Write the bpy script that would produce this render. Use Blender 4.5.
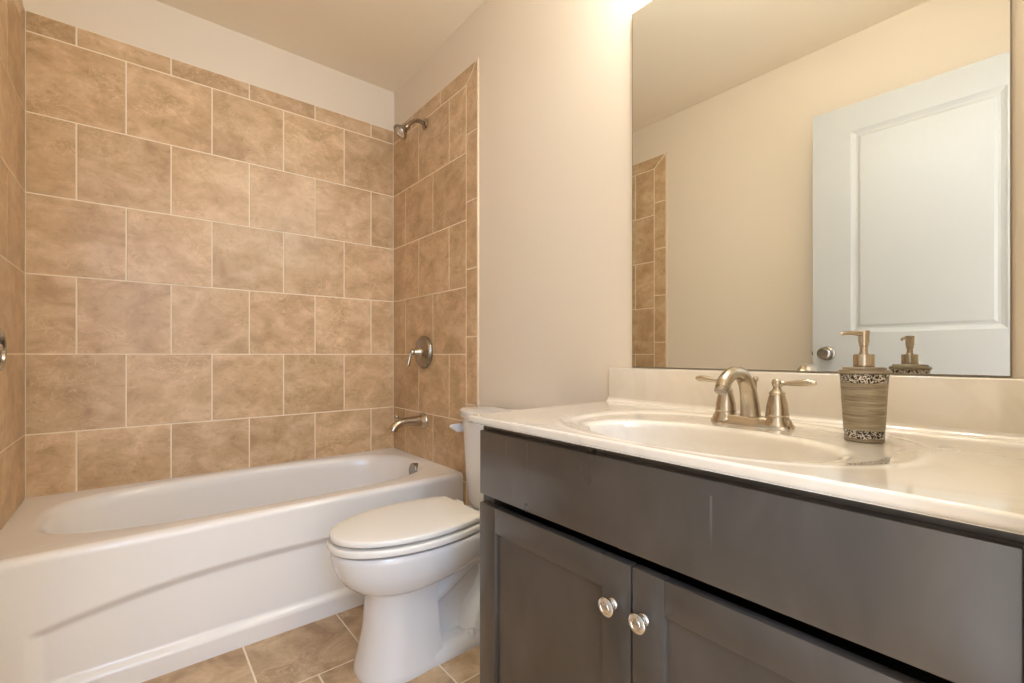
import bpy, bmesh, math, random
from mathutils import Vector, Matrix
random.seed(7)
PI = math.pi
C = bpy.context.scene.collection
SC = bpy.context.scene
for o in list(bpy.data.objects):
    bpy.data.objects.remove(o)

# ------------------------------------------------------------------ camera
TH = math.radians(39.38)           # looks to the right of the tiled end of the room
CAMX, CAMZ, FPX = -1.175, 0.988, 459.0
cam = bpy.data.cameras.new('camera')
cam.sensor_width = 36.0
cam.lens = 36.0 * FPX / 1024.0
cam.shift_y = (354.5 - 341.5) / 1024.0
cam.clip_start = 0.01
cam_o = bpy.data.objects.new('camera', cam)
C.objects.link(cam_o)
cam_o.location = (CAMX, 0.0, CAMZ)
cam_o.rotation_euler = (PI / 2, 0, -TH)
SC.camera = cam_o

# ------------------------------------------------------------------ view, world, lights
SC.view_settings.view_transform = 'Standard'
SC.view_settings.look = 'None'
SC.view_settings.gamma = 1.0
SC.view_settings.use_curve_mapping = False
SC.view_settings.exposure = 0.05

W = bpy.data.worlds.new('world')
SC.world = W
W.use_nodes = True
bg = W.node_tree.nodes['Background']
bg.inputs[0].default_value = (0.98, 0.95, 0.95, 1)
bg.inputs[1].default_value = 2.95


def area(name, loc, target, sx, sy, power, col):
    l = bpy.data.lights.new(name, 'AREA')
    l.shape = 'RECTANGLE'
    l.size, l.size_y = sx, sy
    l.energy = power
    l.color = col
    o = bpy.data.objects.new(name, l)
    C.objects.link(o)
    o.location = loc
    d = Vector(target) - Vector(loc)
    o.rotation_euler = d.to_track_quat('-Z', 'Y').to_euler()
    return o


# daylight from the room beyond the open doorway
area('hall_window_light', (-1.42, -1.15, 1.80), (-0.75, 1.4, 0.5), 0.40, 0.55, 19, (0.22, 0.50, 1.0))
BULB_POWER = 92                   # emission strength of the three globes of the vanity light

# ------------------------------------------------------------------ room numbers
WX = -1.5          # left wall
D = 2.531          # back wall tile face
CEIL = 2.535
FY = -0.030         # inner face of the front wall
TT = 0.008         # tile thickness
Z1 = 1.9166        # lower edge of the first full tile row
PV = 0.309
TOP = 2.304
TRIM_IN, TRIM_OUT = 1.764, 1.677


# ------------------------------------------------------------------ material helpers
def new_mat(name):
    m = bpy.data.materials.new(name)
    m.use_nodes = True
    nt = m.node_tree
    b = nt.nodes['Principled BSDF']
    return m, nt, b


def srgb(r, g, b):
    f = lambda c: (c / 255 / 12.92) if c / 255 <= 0.04045 else ((c / 255 + 0.055) / 1.055) ** 2.4
    return (f(r), f(g), f(b), 1)


def N(nt, kind, **kw):
    n = nt.nodes.new(kind)
    for k, v in kw.items():
        if k in n.inputs:
            n.inputs[k].default_value = v
        else:
            setattr(n, k, v)
    return n


def ramp(nt, fac, stops):
    r = nt.nodes.new('ShaderNodeValToRGB')
    els = r.color_ramp.elements
    while len(els) < len(stops):
        els.new(0.5)
    for e, (p, c) in zip(els, stops):
        e.position = p
        e.color = c
    nt.links.new(fac, r.inputs[0])
    return r


def simple(name, col, rough=0.5, metal=0.0, coat=0.0, spec=0.5, bump=0.0, bscale=200):
    m, nt, b = new_mat(name)
    b.inputs['Base Color'].default_value = col
    b.inputs['Roughness'].default_value = rough
    b.inputs['Metallic'].default_value = metal
    b.inputs['Coat Weight'].default_value = coat
    b.inputs['Coat Roughness'].default_value = 0.06
    b.inputs['Specular IOR Level'].default_value = spec
    if bump:
        tc = N(nt, 'ShaderNodeTexCoord')
        no = N(nt, 'ShaderNodeTexNoise', Scale=bscale, Detail=3.0)
        nt.links.new(tc.outputs['Object'], no.inputs['Vector'])
        bp = N(nt, 'ShaderNodeBump', Strength=bump, Distance=0.002)
        nt.links.new(no.outputs['Fac'], bp.inputs['Height'])
        nt.links.new(bp.outputs['Normal'], b.inputs['Normal'])
    return m


def tile_material(name, dark, mid, light, rough):
    m, nt, b = new_mat(name)
    L = nt.links.new
    tc = N(nt, 'ShaderNodeTexCoord')
    at = N(nt, 'ShaderNodeAttribute', attribute_name='tile_shift')
    sc = N(nt, 'ShaderNodeVectorMath', operation='SCALE')
    sc.inputs['Scale'].default_value = 9.0
    L(at.outputs['Vector'], sc.inputs[0])
    ad = N(nt, 'ShaderNodeVectorMath', operation='ADD')
    L(tc.outputs['Object'], ad.inputs[0])
    L(sc.outputs['Vector'], ad.inputs[1])
    mp = N(nt, 'ShaderNodeMapping')
    mp.inputs['Scale'].default_value = (1.0, 1.0, 1.35)
    L(ad.outputs['Vector'], mp.inputs['Vector'])
    n1 = N(nt, 'ShaderNodeTexNoise', Scale=8.0, Detail=8.0, Roughness=0.62, Distortion=0.5)
    n2 = N(nt, 'ShaderNodeTexNoise', Scale=30.0, Detail=6.0, Roughness=0.65, Distortion=0.6)
    n3 = N(nt, 'ShaderNodeTexNoise', Scale=13.0, Detail=5.0, Roughness=0.6, Distortion=1.6)
    for n in (n1, n2, n3):
        L(mp.outputs['Vector'], n.inputs['Vector'])
    r1 = ramp(nt, n1.outputs['Fac'], [(0.33, dark), (0.50, mid), (0.66, light)])
    r2 = ramp(nt, n2.outputs['Fac'], [(0.32, (0.84, 0.81, 0.76, 1)), (0.46, (1, 1, 1, 1)), (0.58, (1.0, 1.0, 1.0, 1)), (0.70, (1.15, 1.17, 1.2, 1))])
    mx0 = N(nt, 'ShaderNodeMix', data_type='RGBA', blend_type='MULTIPLY')
    mx0.inputs['Factor'].default_value = 1.0
    L(r1.outputs['Color'], mx0.inputs['A'])
    L(r2.outputs['Color'], mx0.inputs['B'])
    # pale wisps where a warped noise crosses its middle value
    r3 = ramp(nt, n3.outputs['Fac'], [(0.478, (0, 0, 0, 1)), (0.50, (1, 1, 1, 1)), (0.522, (0, 0, 0, 1))])
    n4 = N(nt, 'ShaderNodeTexNoise', Scale=5.0, Detail=2.0)
    L(mp.outputs['Vector'], n4.inputs['Vector'])
    r4 = ramp(nt, n4.outputs['Fac'], [(0.48, (0, 0, 0, 1)), (0.62, (0.55, 0.55, 0.55, 1))])
    mm = N(nt, 'ShaderNodeMath', operation='MULTIPLY')
    L(r3.outputs['Color'], mm.inputs[0])
    L(r4.outputs['Color'], mm.inputs[1])
    mx = N(nt, 'ShaderNodeMix', data_type='RGBA')
    L(mm.outputs['Value'], mx.inputs['Factor'])
    L(mx0.outputs['Result'], mx.inputs['A'])
    mx.inputs['B'].default_value = (min(1, light[0] * 1.24), min(1, light[1] * 1.29), min(1, light[2] * 1.36), 1)
    # whole-tile shift in tone
    sp = N(nt, 'ShaderNodeSeparateXYZ')
    L(at.outputs['Vector'], sp.inputs[0])
    mr = N(nt, 'ShaderNodeMapRange')
    mr.inputs['To Min'].default_value = 0.92
    mr.inputs['To Max'].default_value = 1.07
    L(sp.outputs['X'], mr.inputs['Value'])
    mv = N(nt, 'ShaderNodeVectorMath', operation='SCALE')
    L(mx.outputs['Result'], mv.inputs[0])
    L(mr.outputs['Result'], mv.inputs['Scale'])
    L(mv.outputs['Vector'], b.inputs['Base Color'])
    rr = N(nt, 'ShaderNodeMapRange')
    rr.inputs['To Min'].default_value = rough - 0.08
    rr.inputs['To Max'].default_value = rough + 0.12
    L(n2.outputs['Fac'], rr.inputs['Value'])
    L(rr.outputs['Result'], b.inputs['Roughness'])
    bp = N(nt, 'ShaderNodeBump', Strength=0.12, Distance=0.004)
    L(n2.outputs['Fac'], bp.inputs['Height'])
    L(bp.outputs['Normal'], b.inputs['Normal'])
    return m


M = {}
M['wall'] = simple('wall_paint', srgb(234, 220, 199), 0.6, bump=0.08, bscale=260)
M['ceiling'] = simple('ceiling_paint', srgb(246, 232, 208), 0.85, bump=0.05)
M['tile'] = tile_material('travertine_wall_tile', srgb(185, 152, 114), srgb(204, 171, 131), srgb(220, 191, 154), 0.34)
M['floor_tile'] = tile_material('travertine_floor_tile', srgb(168, 136, 101), srgb(199, 168, 130), srgb(220, 194, 158), 0.34)
M['grout'] = simple('cream_grout', srgb(243, 228, 203), 0.8)
M['edge'] = simple('white_edge_trim', srgb(226, 204, 172), 0.5)
M['acrylic'] = simple('white_acrylic', srgb(242, 237, 231), 0.24, coat=0.25)
M['china'] = simple('white_china', srgb(230, 227, 224), 0.10, coat=0.5)
M['seat'] = simple('white_seat_plastic', srgb(241, 236, 228), 0.20)
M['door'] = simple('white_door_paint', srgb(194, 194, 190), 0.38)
M['nickel'] = simple('brushed_nickel', srgb(190, 177, 157), 0.26, metal=1.0)
M['dark_nickel'] = simple('satin_nickel_dark', srgb(163, 154, 142), 0.22, metal=1.0)
M['chrome'] = simple('polished_nickel', srgb(232, 229, 225), 0.2, metal=1.0)
M['black'] = simple('shadow_black', srgb(18, 16, 14), 0.6)
M['mirror'] = simple('mirror_silver', (0.79, 0.80, 0.775, 1), 0.0, metal=1.0)
M['mirror_edge'] = simple('mirror_glass_edge', srgb(140, 130, 112), 0.2)
M['rubber'] = simple('dark_rubber', srgb(40, 38, 36), 0.5)


def marble_material():
    m, nt, b = new_mat('cultured_marble')
    L = nt.links.new
    tc = N(nt, 'ShaderNodeTexCoord')
    n1 = N(nt, 'ShaderNodeTexNoise', Scale=5.0, Detail=6.0, Distortion=1.6)
    L(tc.outputs['Object'], n1.inputs['Vector'])
    r = ramp(nt, n1.outputs['Fac'], [(0.42, srgb(235, 224, 208)), (0.50, srgb(232, 221, 204)), (0.58, srgb(236, 226, 211))])
    L(r.outputs['Color'], b.inputs['Base Color'])
    b.inputs['Roughness'].default_value = 0.12
    b.inputs['Coat Weight'].default_value = 1.0
    b.inputs['Coat Roughness'].default_value = 0.06
    return m


M['marble'] = marble_material()


def cabinet_material():
    m, nt, b = new_mat('espresso_cabinet_finish')
    L = nt.links.new
    tc = N(nt, 'ShaderNodeTexCoord')
    n1 = N(nt, 'ShaderNodeTexNoise', Scale=6.0, Detail=1.5, Roughness=0.45)
    L(tc.outputs['Object'], n1.inputs['Vector'])
    mp = N(nt, 'ShaderNodeMapping')
    mp.inputs['Scale'].default_value = (3, 4, 2.6)
    L(tc.outputs['Object'], mp.inputs['Vector'])
    n2 = N(nt, 'ShaderNodeTexNoise', Scale=2.0, Detail=2.0, Roughness=0.5)
    L(mp.outputs['Vector'], n2.inputs['Vector'])
    r = ramp(nt, n1.outputs['Fac'], [(0.20, srgb(60, 53, 46)), (0.50, srgb(69, 62, 56)), (0.85, srgb(80, 74, 68))])
    # pale thin vertical streaks down the false drawer front, and faint hand smears
    sp = N(nt, 'ShaderNodeSeparateXYZ')
    L(tc.outputs['Object'], sp.inputs[0])

    def math_node(op, a, bv):
        n = N(nt, 'ShaderNodeMath', operation=op)
        for k, v in enumerate((a, bv)):
            if isinstance(v, (int, float)):
                n.inputs[k].default_value = v
            else:
                L(v, n.inputs[k])
        return n.outputs[0]
    col = r.outputs['Color']
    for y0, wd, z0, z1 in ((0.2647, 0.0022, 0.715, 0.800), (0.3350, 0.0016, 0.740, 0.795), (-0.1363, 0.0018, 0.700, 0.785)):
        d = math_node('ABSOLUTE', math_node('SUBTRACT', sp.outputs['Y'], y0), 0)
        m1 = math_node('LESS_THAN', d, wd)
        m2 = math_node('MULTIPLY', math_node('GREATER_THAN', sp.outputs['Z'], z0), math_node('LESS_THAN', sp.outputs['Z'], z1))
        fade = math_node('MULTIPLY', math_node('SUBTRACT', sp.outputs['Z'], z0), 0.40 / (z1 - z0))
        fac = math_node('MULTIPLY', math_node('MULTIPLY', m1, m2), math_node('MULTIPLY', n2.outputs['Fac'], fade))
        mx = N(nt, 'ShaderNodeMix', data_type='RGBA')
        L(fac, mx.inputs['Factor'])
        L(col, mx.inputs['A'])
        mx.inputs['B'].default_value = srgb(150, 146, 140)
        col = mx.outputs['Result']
    n3 = N(nt, 'ShaderNodeTexNoise', Scale=9.0, Detail=2.0, Distortion=0.6)
    mp3 = N(nt, 'ShaderNodeMapping')
    mp3.inputs['Scale'].default_value = (1, 1.6, 0.8)
    L(tc.outputs['Object'], mp3.inputs['Vector'])
    L(mp3.outputs['Vector'], n3.inputs['Vector'])
    r3 = ramp(nt, n3.outputs['Fac'], [(0.30, (0.80, 0.80, 0.80, 1)), (0.46, (1, 1, 1, 1)), (0.58, (1, 1, 1, 1)), (0.75, (1.22, 1.22, 1.24, 1))])
    mz = N(nt, 'ShaderNodeMix', data_type='RGBA', blend_type='MULTIPLY')
    mz.inputs['Factor'].default_value = 1.0
    L(col, mz.inputs['A'])
    L(r3.outputs['Color'], mz.inputs['B'])
    L(mz.outputs['Result'], b.inputs['Base Color'])
    mr = N(nt, 'ShaderNodeMapRange')
    mr.inputs['From Min'].default_value = 0.15
    mr.inputs['From Max'].default_value = 0.85
    mr.inputs['To Min'].default_value = 0.26
    mr.inputs['To Max'].default_value = 0.34
    b.inputs['Specular IOR Level'].default_value = 0.75
    b.inputs['Coat Weight'].default_value = 0.25
    b.inputs['Coat Roughness'].default_value = 0.18
    L(n2.outputs['Fac'], mr.inputs['Value'])
    L(mr.outputs['Result'], b.inputs['Roughness'])
    return m


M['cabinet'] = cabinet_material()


def pot_material():
    m, nt, b = new_mat('brushed_taupe_resin')
    L = nt.links.new
    tc = N(nt, 'ShaderNodeTexCoord')
    mp = N(nt, 'ShaderNodeMapping')
    mp.inputs['Scale'].default_value = (14, 14, 260)
    L(tc.outputs['Object'], mp.inputs['Vector'])
    n = N(nt, 'ShaderNodeTexNoise', Scale=1.0, Detail=4.0, Roughness=0.65)
    L(mp.outputs['Vector'], n.inputs['Vector'])
    r = ramp(nt, n.outputs['Fac'], [(0.32, srgb(112, 98, 78)), (0.52, srgb(150, 136, 112)), (0.70, srgb(176, 163, 138))])
    L(r.outputs['Color'], b.inputs['Base Color'])
    b.inputs['Roughness'].default_value = 0.42
    b.inputs['Metallic'].default_value = 0.25
    bp = N(nt, 'ShaderNodeBump', Strength=0.25, Distance=0.001)
    L(n.outputs['Fac'], bp.inputs['Height'])
    L(bp.outputs['Normal'], b.inputs['Normal'])
    return m


M['pot'] = pot_material()


def filigree_material():
    m, nt, b = new_mat('silver_filigree_band')
    L = nt.links.new
    tc = N(nt, 'ShaderNodeTexCoord')
    n0 = N(nt, 'ShaderNodeTexNoise', Scale=160.0, Detail=1.0)
    L(tc.outputs['Object'], n0.inputs['Vector'])
    ad = N(nt, 'ShaderNodeMix', data_type='VECTOR')
    ad.inputs['Factor'].default_value = 0.012
    L(tc.outputs['Object'], ad.inputs['A'])
    L(n0.outputs['Color'], ad.inputs['B'])
    v = N(nt, 'ShaderNodeTexVoronoi', feature='DISTANCE_TO_EDGE', Scale=150.0)
    L(ad.outputs['Result'], v.inputs['Vector'])
    r = ramp(nt, v.outputs['Distance'], [(0.0, srgb(225, 218, 206)), (0.055, srgb(205, 196, 182)), (0.10, srgb(58, 50, 44)), (1.0, srgb(36, 31, 27))])
    L(r.outputs['Color'], b.inputs['Base Color'])
    b.inputs['Metallic'].default_value = 0.6
    b.inputs['Roughness'].default_value = 0.35
    bp = N(nt, 'ShaderNodeBump', Strength=0.6, Distance=0.002, invert=True)
    L(v.outputs['Distance'], bp.inputs['Height'])
    L(bp.outputs['Normal'], b.inputs['Normal'])
    return m


M['filigree'] = filigree_material()


def bulb_material():
    m, nt, b = new_mat('frosted_globe_lit')
    b.inputs['Base Color'].default_value = (1, 0.95, 0.88, 1)
    b.inputs['Emission Color'].default_value = (0.905, 0.955, 0.965, 1)
    b.inputs['Emission Strength'].default_value = BULB_POWER
    return m


M['bulb'] = bulb_material()


# ------------------------------------------------------------------ mesh helpers
def obj(name, bm, mat, parent=None, smooth=True, angle=40, mods=None):
    me = bpy.data.meshes.new(name)
    bmesh.ops.recalc_face_normals(bm, faces=bm.faces[:])
    bm.to_mesh(me)
    bm.free()
    mats = mat if isinstance(mat, (list, tuple)) else [mat]
    for x in mats:
        me.materials.append(x)
    o = bpy.data.objects.new(name, me)
    C.objects.link(o)
    if parent:
        o.parent = parent
    if smooth:
        for p in me.polygons:
            p.use_smooth = True
        es = set()
        b2 = bmesh.new()
        b2.from_mesh(me)
        lim = math.radians(angle)
        for e in b2.edges:
            if len(e.link_faces) == 2 and e.calc_face_angle(0) > lim:
                e.smooth = False
        b2.to_mesh(me)
        b2.free()
    return o


def thing(name, label, cat, loc=(0, 0, 0), group=None):
    o = bpy.data.objects.new(name, None)
    C.objects.link(o)
    o.empty_display_size = 0.05
    o['label'] = label
    o['category'] = cat
    if group:
        o['group'] = group
    o.location = loc
    return o


def part(name, bm, mat, root, **kw):
    """mesh modelled in world coordinates, parented to an Empty that stands elsewhere"""
    o = obj(name, bm, mat, root, **kw)
    w = Vector(root.location)
    p = root.parent
    while p:
        w = w + Vector(p.location)
        p = p.parent
    o.location = (0, 0, 0)
    if w.length:
        o.data.transform(Matrix.Translation(-w))
    return o


def structure(o):
    o['kind'] = 'structure'
    return o


def box(bm, x0, x1, y0, y1, z0, z1, bev=0.0, seg=2, mi=0):
    vs = [bm.verts.new((x, y, z)) for x in (x0, x1) for y in (y0, y1) for z in (z0, z1)]
    fs = []
    for idx in ((0, 1, 3, 2), (4, 6, 7, 5), (0, 4, 5, 1), (2, 3, 7, 6), (0, 2, 6, 4), (1, 5, 7, 3)):
        f = bm.faces.new([vs[i] for i in idx])
        f.material_index = mi
        fs.append(f)
    if bev:
        es = list({e for f in fs for e in f.edges})
        bmesh.ops.bevel(bm, geom=es, offset=bev, segments=seg, affect='EDGES', profile=0.5)


def lathe(bm, prof, mat=None, n=40, mi=0, cap=True):
    """prof: list of (radius, height) about local +Z; mat transforms into place"""
    mat = mat or Matrix()
    rings = []
    for r, h in prof:
        if r < 1e-6:
            rings.append([bm.verts.new(mat @ Vector((0, 0, h)))])
        else:
            rings.append([bm.verts.new(mat @ Vector((r * math.cos(2 * PI * k / n), r * math.sin(2 * PI * k / n), h))) for k in range(n)])
    for a, b in zip(rings, rings[1:]):
        for k in range(n):
            k2 = (k + 1) % n
            if len(a) == 1 and len(b) == 1:
                continue
            if len(a) == 1:
                f = bm.faces.new((a[0], b[k], b[k2]))
            elif len(b) == 1:
                f = bm.faces.new((a[k], a[k2], b[0]))
            else:
                f = bm.faces.new((a[k], a[k2], b[k2], b[k]))
            f.material_index = mi
    if cap:
        for r in (rings[0], rings[-1]):
            if len(r) > 2:
                f = bm.faces.new(r)
                f.material_index = mi


def axis(loc, d):
    """matrix taking local +Z to direction d at loc"""
    q = Vector(d).normalized().to_track_quat('Z', 'Y')
    return Matrix.Translation(loc) @ q.to_matrix().to_4x4()


def spline(pts, sub=8):
    """Catmull-Rom through points (tuples of any length)"""
    P = [pts[0]] + list(pts) + [pts[-1]]
    out = []
    for i in range(1, len(P) - 2):
        p0, p1, p2, p3 = P[i - 1], P[i], P[i + 1], P[i + 2]
        for s in range(sub):
            t = s / sub
            out.append(tuple(0.5 * ((2 * b) + (-a + c) * t + (2 * a - 5 * b + 4 * c - d) * t * t + (-a + 3 * b - 3 * c + d) * t ** 3)
                             for a, b, c, d in zip(p0, p1, p2, p3)))
    out.append(tuple(pts[-1]))
    return out


def tube(bm, pts, n=20, mi=0, cap=True, flat=None):
    """pts: (x,y,z,r[,r2]); flat = axis vector along which r2 is used"""
    P = [Vector(p[:3]) for p in pts]
    rings = []
    up = Vector((0.123, 0.77, 0.31)) if flat is None else Vector(flat)
    for i, p in enumerate(P):
        t = (P[min(i + 1, len(P) - 1)] - P[max(i - 1, 0)]).normalized()
        a = (up - t * up.dot(t)).normalized()
        b = t.cross(a)
        if flat is None:
            up = a
        r = pts[i][3]
        r2 = pts[i][4] if len(pts[i]) > 4 else r
        rings.append([bm.verts.new(p + a * (r2 * math.cos(2 * PI * k / n)) + b * (r * math.sin(2 * PI * k / n))) for k in range(n)])
    for A, B in zip(rings, rings[1:]):
        for k in range(n):
            k2 = (k + 1) % n
            bm.faces.new((A[k], A[k2], B[k2], B[k])).material_index = mi
    if cap:
        bm.faces.new(rings[0]).material_index = mi
        bm.faces.new(rings[-1]).material_index = mi


def loft(bm, rings, cap0=True, cap1=True, mi=0):
    R = [[bm.verts.new(p) for p in r] for r in rings]
    n = len(R[0])
    for A, B in zip(R, R[1:]):
        for k in range(n):
            k2 = (k + 1) % n
            bm.faces.new((A[k], A[k2], B[k2], B[k])).material_index = mi
    if cap0:
        bm.faces.new(R[0]).material_index = mi
    if cap1:
        bm.faces.new(R[-1]).material_index = mi
    return R


def sstep(a, b, x):
    t = max(0.0, min(1.0, (x - a) / (b - a)))
    return t * t * (3 - 2 * t)


# ------------------------------------------------------------------ tiles
GR = 0.0055        # grout width


def clip_poly(poly, a, b, c):
    """keep a*u+b*v<=c"""
    out = []
    n = len(poly)
    for i in range(n):
        p, q = poly[i], poly[(i + 1) % n]
        dp, dq = a * p[0] + b * p[1] - c, a * q[0] + b * q[1] - c
        if dp <= 0:
            out.append(p)
        if dp * dq < 0:
            t = dp / (dp - dq)
            out.append((p[0] + (q[0] - p[0]) * t, p[1] + (q[1] - p[1]) * t))
    return out


def inset(poly, d):
    n = len(poly)
    ar = sum(poly[i][0] * poly[(i + 1) % n][1] - poly[(i + 1) % n][0] * poly[i][1] for i in range(n))
    res = list(poly)
    s = 1 if ar > 0 else -1
    for i in range(n):
        p, q = poly[i], poly[(i + 1) % n]
        ex, ey = q[0] - p[0], q[1] - p[1]
        l = math.hypot(ex, ey)
        if l < 1e-7:
            continue
        nx, ny = s * ey / l, -s * ex / l      # outward normal
        res = clip_poly(res, nx, ny, nx * p[0] + ny * p[1] - d)
        if len(res) < 3:
            return []
    return res


def clean(poly):
    out = []
    for p in poly:
        if not out or math.hypot(p[0] - out[-1][0], p[1] - out[-1][1]) > 1e-5:
            out.append(p)
    if len(out) > 2 and math.hypot(out[0][0] - out[-1][0], out[0][1] - out[-1][1]) < 1e-5:
        out.pop()
    return out


class Tiles:
    def __init__(self, fn, t=TT):
        self.bm = bmesh.new()
        self.lay = self.bm.loops.layers.float_color.new('tile_shift')
        self.fn, self.t = fn, t

    def tile(self, poly):
        bev = 0.0016
        o = clean(inset(poly, GR / 2))
        if len(o) < 3:
            return
        i = clean(inset(o, bev))
        if len(i) != len(o):
            return
        # match inner to outer order
        n = len(o)
        best = min(range(n), key=lambda s: sum(math.hypot(o[k][0] - i[(k + s) % n][0], o[k][1] - i[(k + s) % n][1]) for k in range(n)))
        i = [i[(k + best) % n] for k in range(n)]
        col = (random.random(), random.random(), random.random(), 1)
        A = [self.bm.verts.new(self.fn(u, v, 0.0)) for u, v in o]
        B = [self.bm.verts.new(self.fn(u, v, self.t - bev * 0.7)) for u, v in o]
        Cc = [self.bm.verts.new(self.fn(u, v, self.t)) for u, v in i]
        fs = [self.bm.faces.new(Cc)]
        for k in range(n):
            k2 = (k + 1) % n
            fs.append(self.bm.faces.new((A[k], A[k2], B[k2], B[k])))
            fs.append(self.bm.faces.new((B[k], B[k2], Cc[k2], Cc[k])))
        for f in fs:
            for l in f.loops:
                l[self.lay] = col

    def bricks(self, u0, u1, rows, joints, clips=()):
        """rows: list of (v0,v1,joint offset)"""
        for v0, v1, off in rows:
            k0 = math.floor((u0 - off) / joints) - 1
            u = off + k0 * joints
            while u < u1:
                a, b = max(u, u0), min(u + joints, u1)
                u += joints
                if b - a < 0.012:
                    continue
                p = [(a, v0), (b, v0), (b, v1), (a, v1)]
                for c in clips:
                    p = clip_poly(p, *c)
                    if len(p) < 3:
                        break
                if len(p) >= 3:
                    self.tile(p)

    def grout(self, poly):
        h = self.t - 0.0013
        A = [self.bm.verts.new(self.fn(u, v, h)) for u, v in poly]
        B = [self.bm.verts.new(self.fn(u, v, 0)) for u, v in poly]
        n = len(poly)
        self.bm.faces.new(A).material_index = 1
        for k in range(n):
            self.bm.faces.new((A[k], A[(k + 1) % n], B[(k + 1) % n], B[k])).material_index = 1


ROWS = [Z1 + PV - k * PV for k in range(0, 8)]      # row boundaries from the top

# ------------------------------------------------------------------ room shell
bm = bmesh.new()
box(bm, TT, 0.1, -0.16, D + 0.11, -0.02, CEIL + 0.02)
wall_right = structure(obj('wall_right', bm, M['wall'], smooth=False))
bm = bmesh.new()
box(bm, WX - 0.1, WX - TT, -0.16, D + 0.11, -0.02, CEIL + 0.02)
wall_left = structure(obj('wall_left', bm, M['wall'], smooth=False))
bm = bmesh.new()
box(bm, WX - TT, TT, D + TT, D + 0.11, -0.02, CEIL + 0.02)
wall_back = structure(obj('wall_back', bm, M['wall'], smooth=False))
bm = bmesh.new()
box(bm, WX - TT, TT, FY, D + TT, CEIL, CEIL + 0.1)
ceiling = structure(obj('ceiling', bm, M['ceiling'], smooth=False))
# front wall with the doorway the photograph is taken through
DX0, DX1, DZ = -1.412, -0.645, 2.15
bm = bmesh.new()
box(bm, WX - TT, DX0, -0.16, FY, 0, CEIL + 0.02)
box(bm, DX1, TT, -0.16, FY, 0, CEIL + 0.02)
box(bm, DX0, DX1, -0.16, FY, DZ, CEIL + 0.02)
wall_front = structure(obj('wall_front', bm, M['wall'], smooth=False))

# floor: slab with the tiles as its surface
bm = bmesh.new()
box(bm, WX - TT, TT, -0.16, D + TT, -0.08, -TT)
floor = structure(obj('floor', bm, M['grout'], smooth=False))
T = Tiles(lambda u, v, h: (u, v, h - TT))
T.grout([(WX - TT, -0.16), (TT, -0.16), (TT, 1.9), (WX - TT, 1.9)])
rows = []
for k in range(-6, 2):
    y0 = 1.476 + 0.311 * k
    off = -0.893 if k % 2 == 0 else -0.7375
    rows.append((max(y0, -0.16), min(y0 + 0.311, 1.9), off))
T.bricks(WX - TT, TT, [r for r in rows if r[1] > r[0]], 0.311)
obj('floor_tiling', T.bm, [M['floor_tile'], M['grout']], floor, angle=20)

# back wall tiling
T = Tiles(lambda u, v, h: (u, D + TT - h, v))
T.grout([(WX, 0.40), (0, 0.40), (0, TOP), (WX, TOP)])
OFF0, PH = -1.2044, 0.3053
rows = [(ROWS[0], TOP, OFF0 - PH / 2)]
for k in range(6):
    rows.append((ROWS[k + 1], ROWS[k], OFF0 if k % 2 == 0 else OFF0 - PH / 2))
rows[-1] = (0.40, rows[-1][1], rows[-1][2])
T.bricks(WX, 0, rows, PH)
obj('tile_surround', T.bm, [M['tile'], M['grout']], wall_back, angle=20)


# end walls: field, top band and upright border with a mitred corner
def end_wall(fn, parent):
    T = Tiles(fn)
    T.grout([(TRIM_OUT, 0.0), (1.812, 0.0), (1.812, 0.40), (D, 0.40), (D, TOP), (TRIM_OUT, TOP)])
    rows = []
    for k in range(6):
        rows.append((max(ROWS[k + 1], 0.40), ROWS[k], 2.531 if k % 2 == 0 else 2.378))
    T.bricks(TRIM_IN, D, rows, 0.3095)
    # below the rim of the tub, in front of its apron
    T.bricks(TRIM_IN, 1.812, [(0.0, 0.40, 2.0)], 0.3095)
    # mitre line from (TRIM_IN, ROWS[0]) to (TRIM_OUT, TOP)
    u0, v0, u1, v1 = TRIM_IN, ROWS[0], TRIM_OUT, TOP
    a, b = (v1 - v0), -(u1 - u0)
    c = a * u0 + b * v0
    above = (a, b, c) if a * D + b * TOP <= c else (-a, -b, -c)
    below = tuple(-q for q in above)
    T.bricks(TRIM_OUT, D, [(ROWS[0], TOP, 2.306)], 0.3095, [above])
    zz = 1.9966
    z = TOP
    segs = [(zz, TOP)]
    while zz > 0.01:
        segs.append((max(zz - 0.309, 0), zz))
        zz -= 0.309
    for s0, s1 in segs:
        p = [(TRIM_OUT, s0), (TRIM_IN, s0), (TRIM_IN, s1), (TRIM_OUT, s1)]
        p = clip_poly(p, *below)
        if len(p) >= 3:
            T.tile(p)
    return obj('tile_surround', T.bm, [M['tile'], M['grout']], parent, angle=20)


end_wall(lambda u, v, h: (TT - h, u, v), wall_right)
end_wall(lambda u, v, h: (WX - TT + h, u, v), wall_left)
for n, (a, b) in enumerate(((-0.001, TT), (WX - TT, WX + 0.001))):
    bm = bmesh.new()
    box(bm, a, b, TRIM_OUT - 0.0065, TRIM_OUT + 0.001, 0.0, TOP + 0.002, 0.0015)
    structure(obj('trim_%d' % (n + 1), bm, M['edge']))


# baseboards and door casing
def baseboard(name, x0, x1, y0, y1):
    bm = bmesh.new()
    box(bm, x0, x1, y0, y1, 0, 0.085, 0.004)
    structure(obj(name, bm, M['door']))


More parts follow.
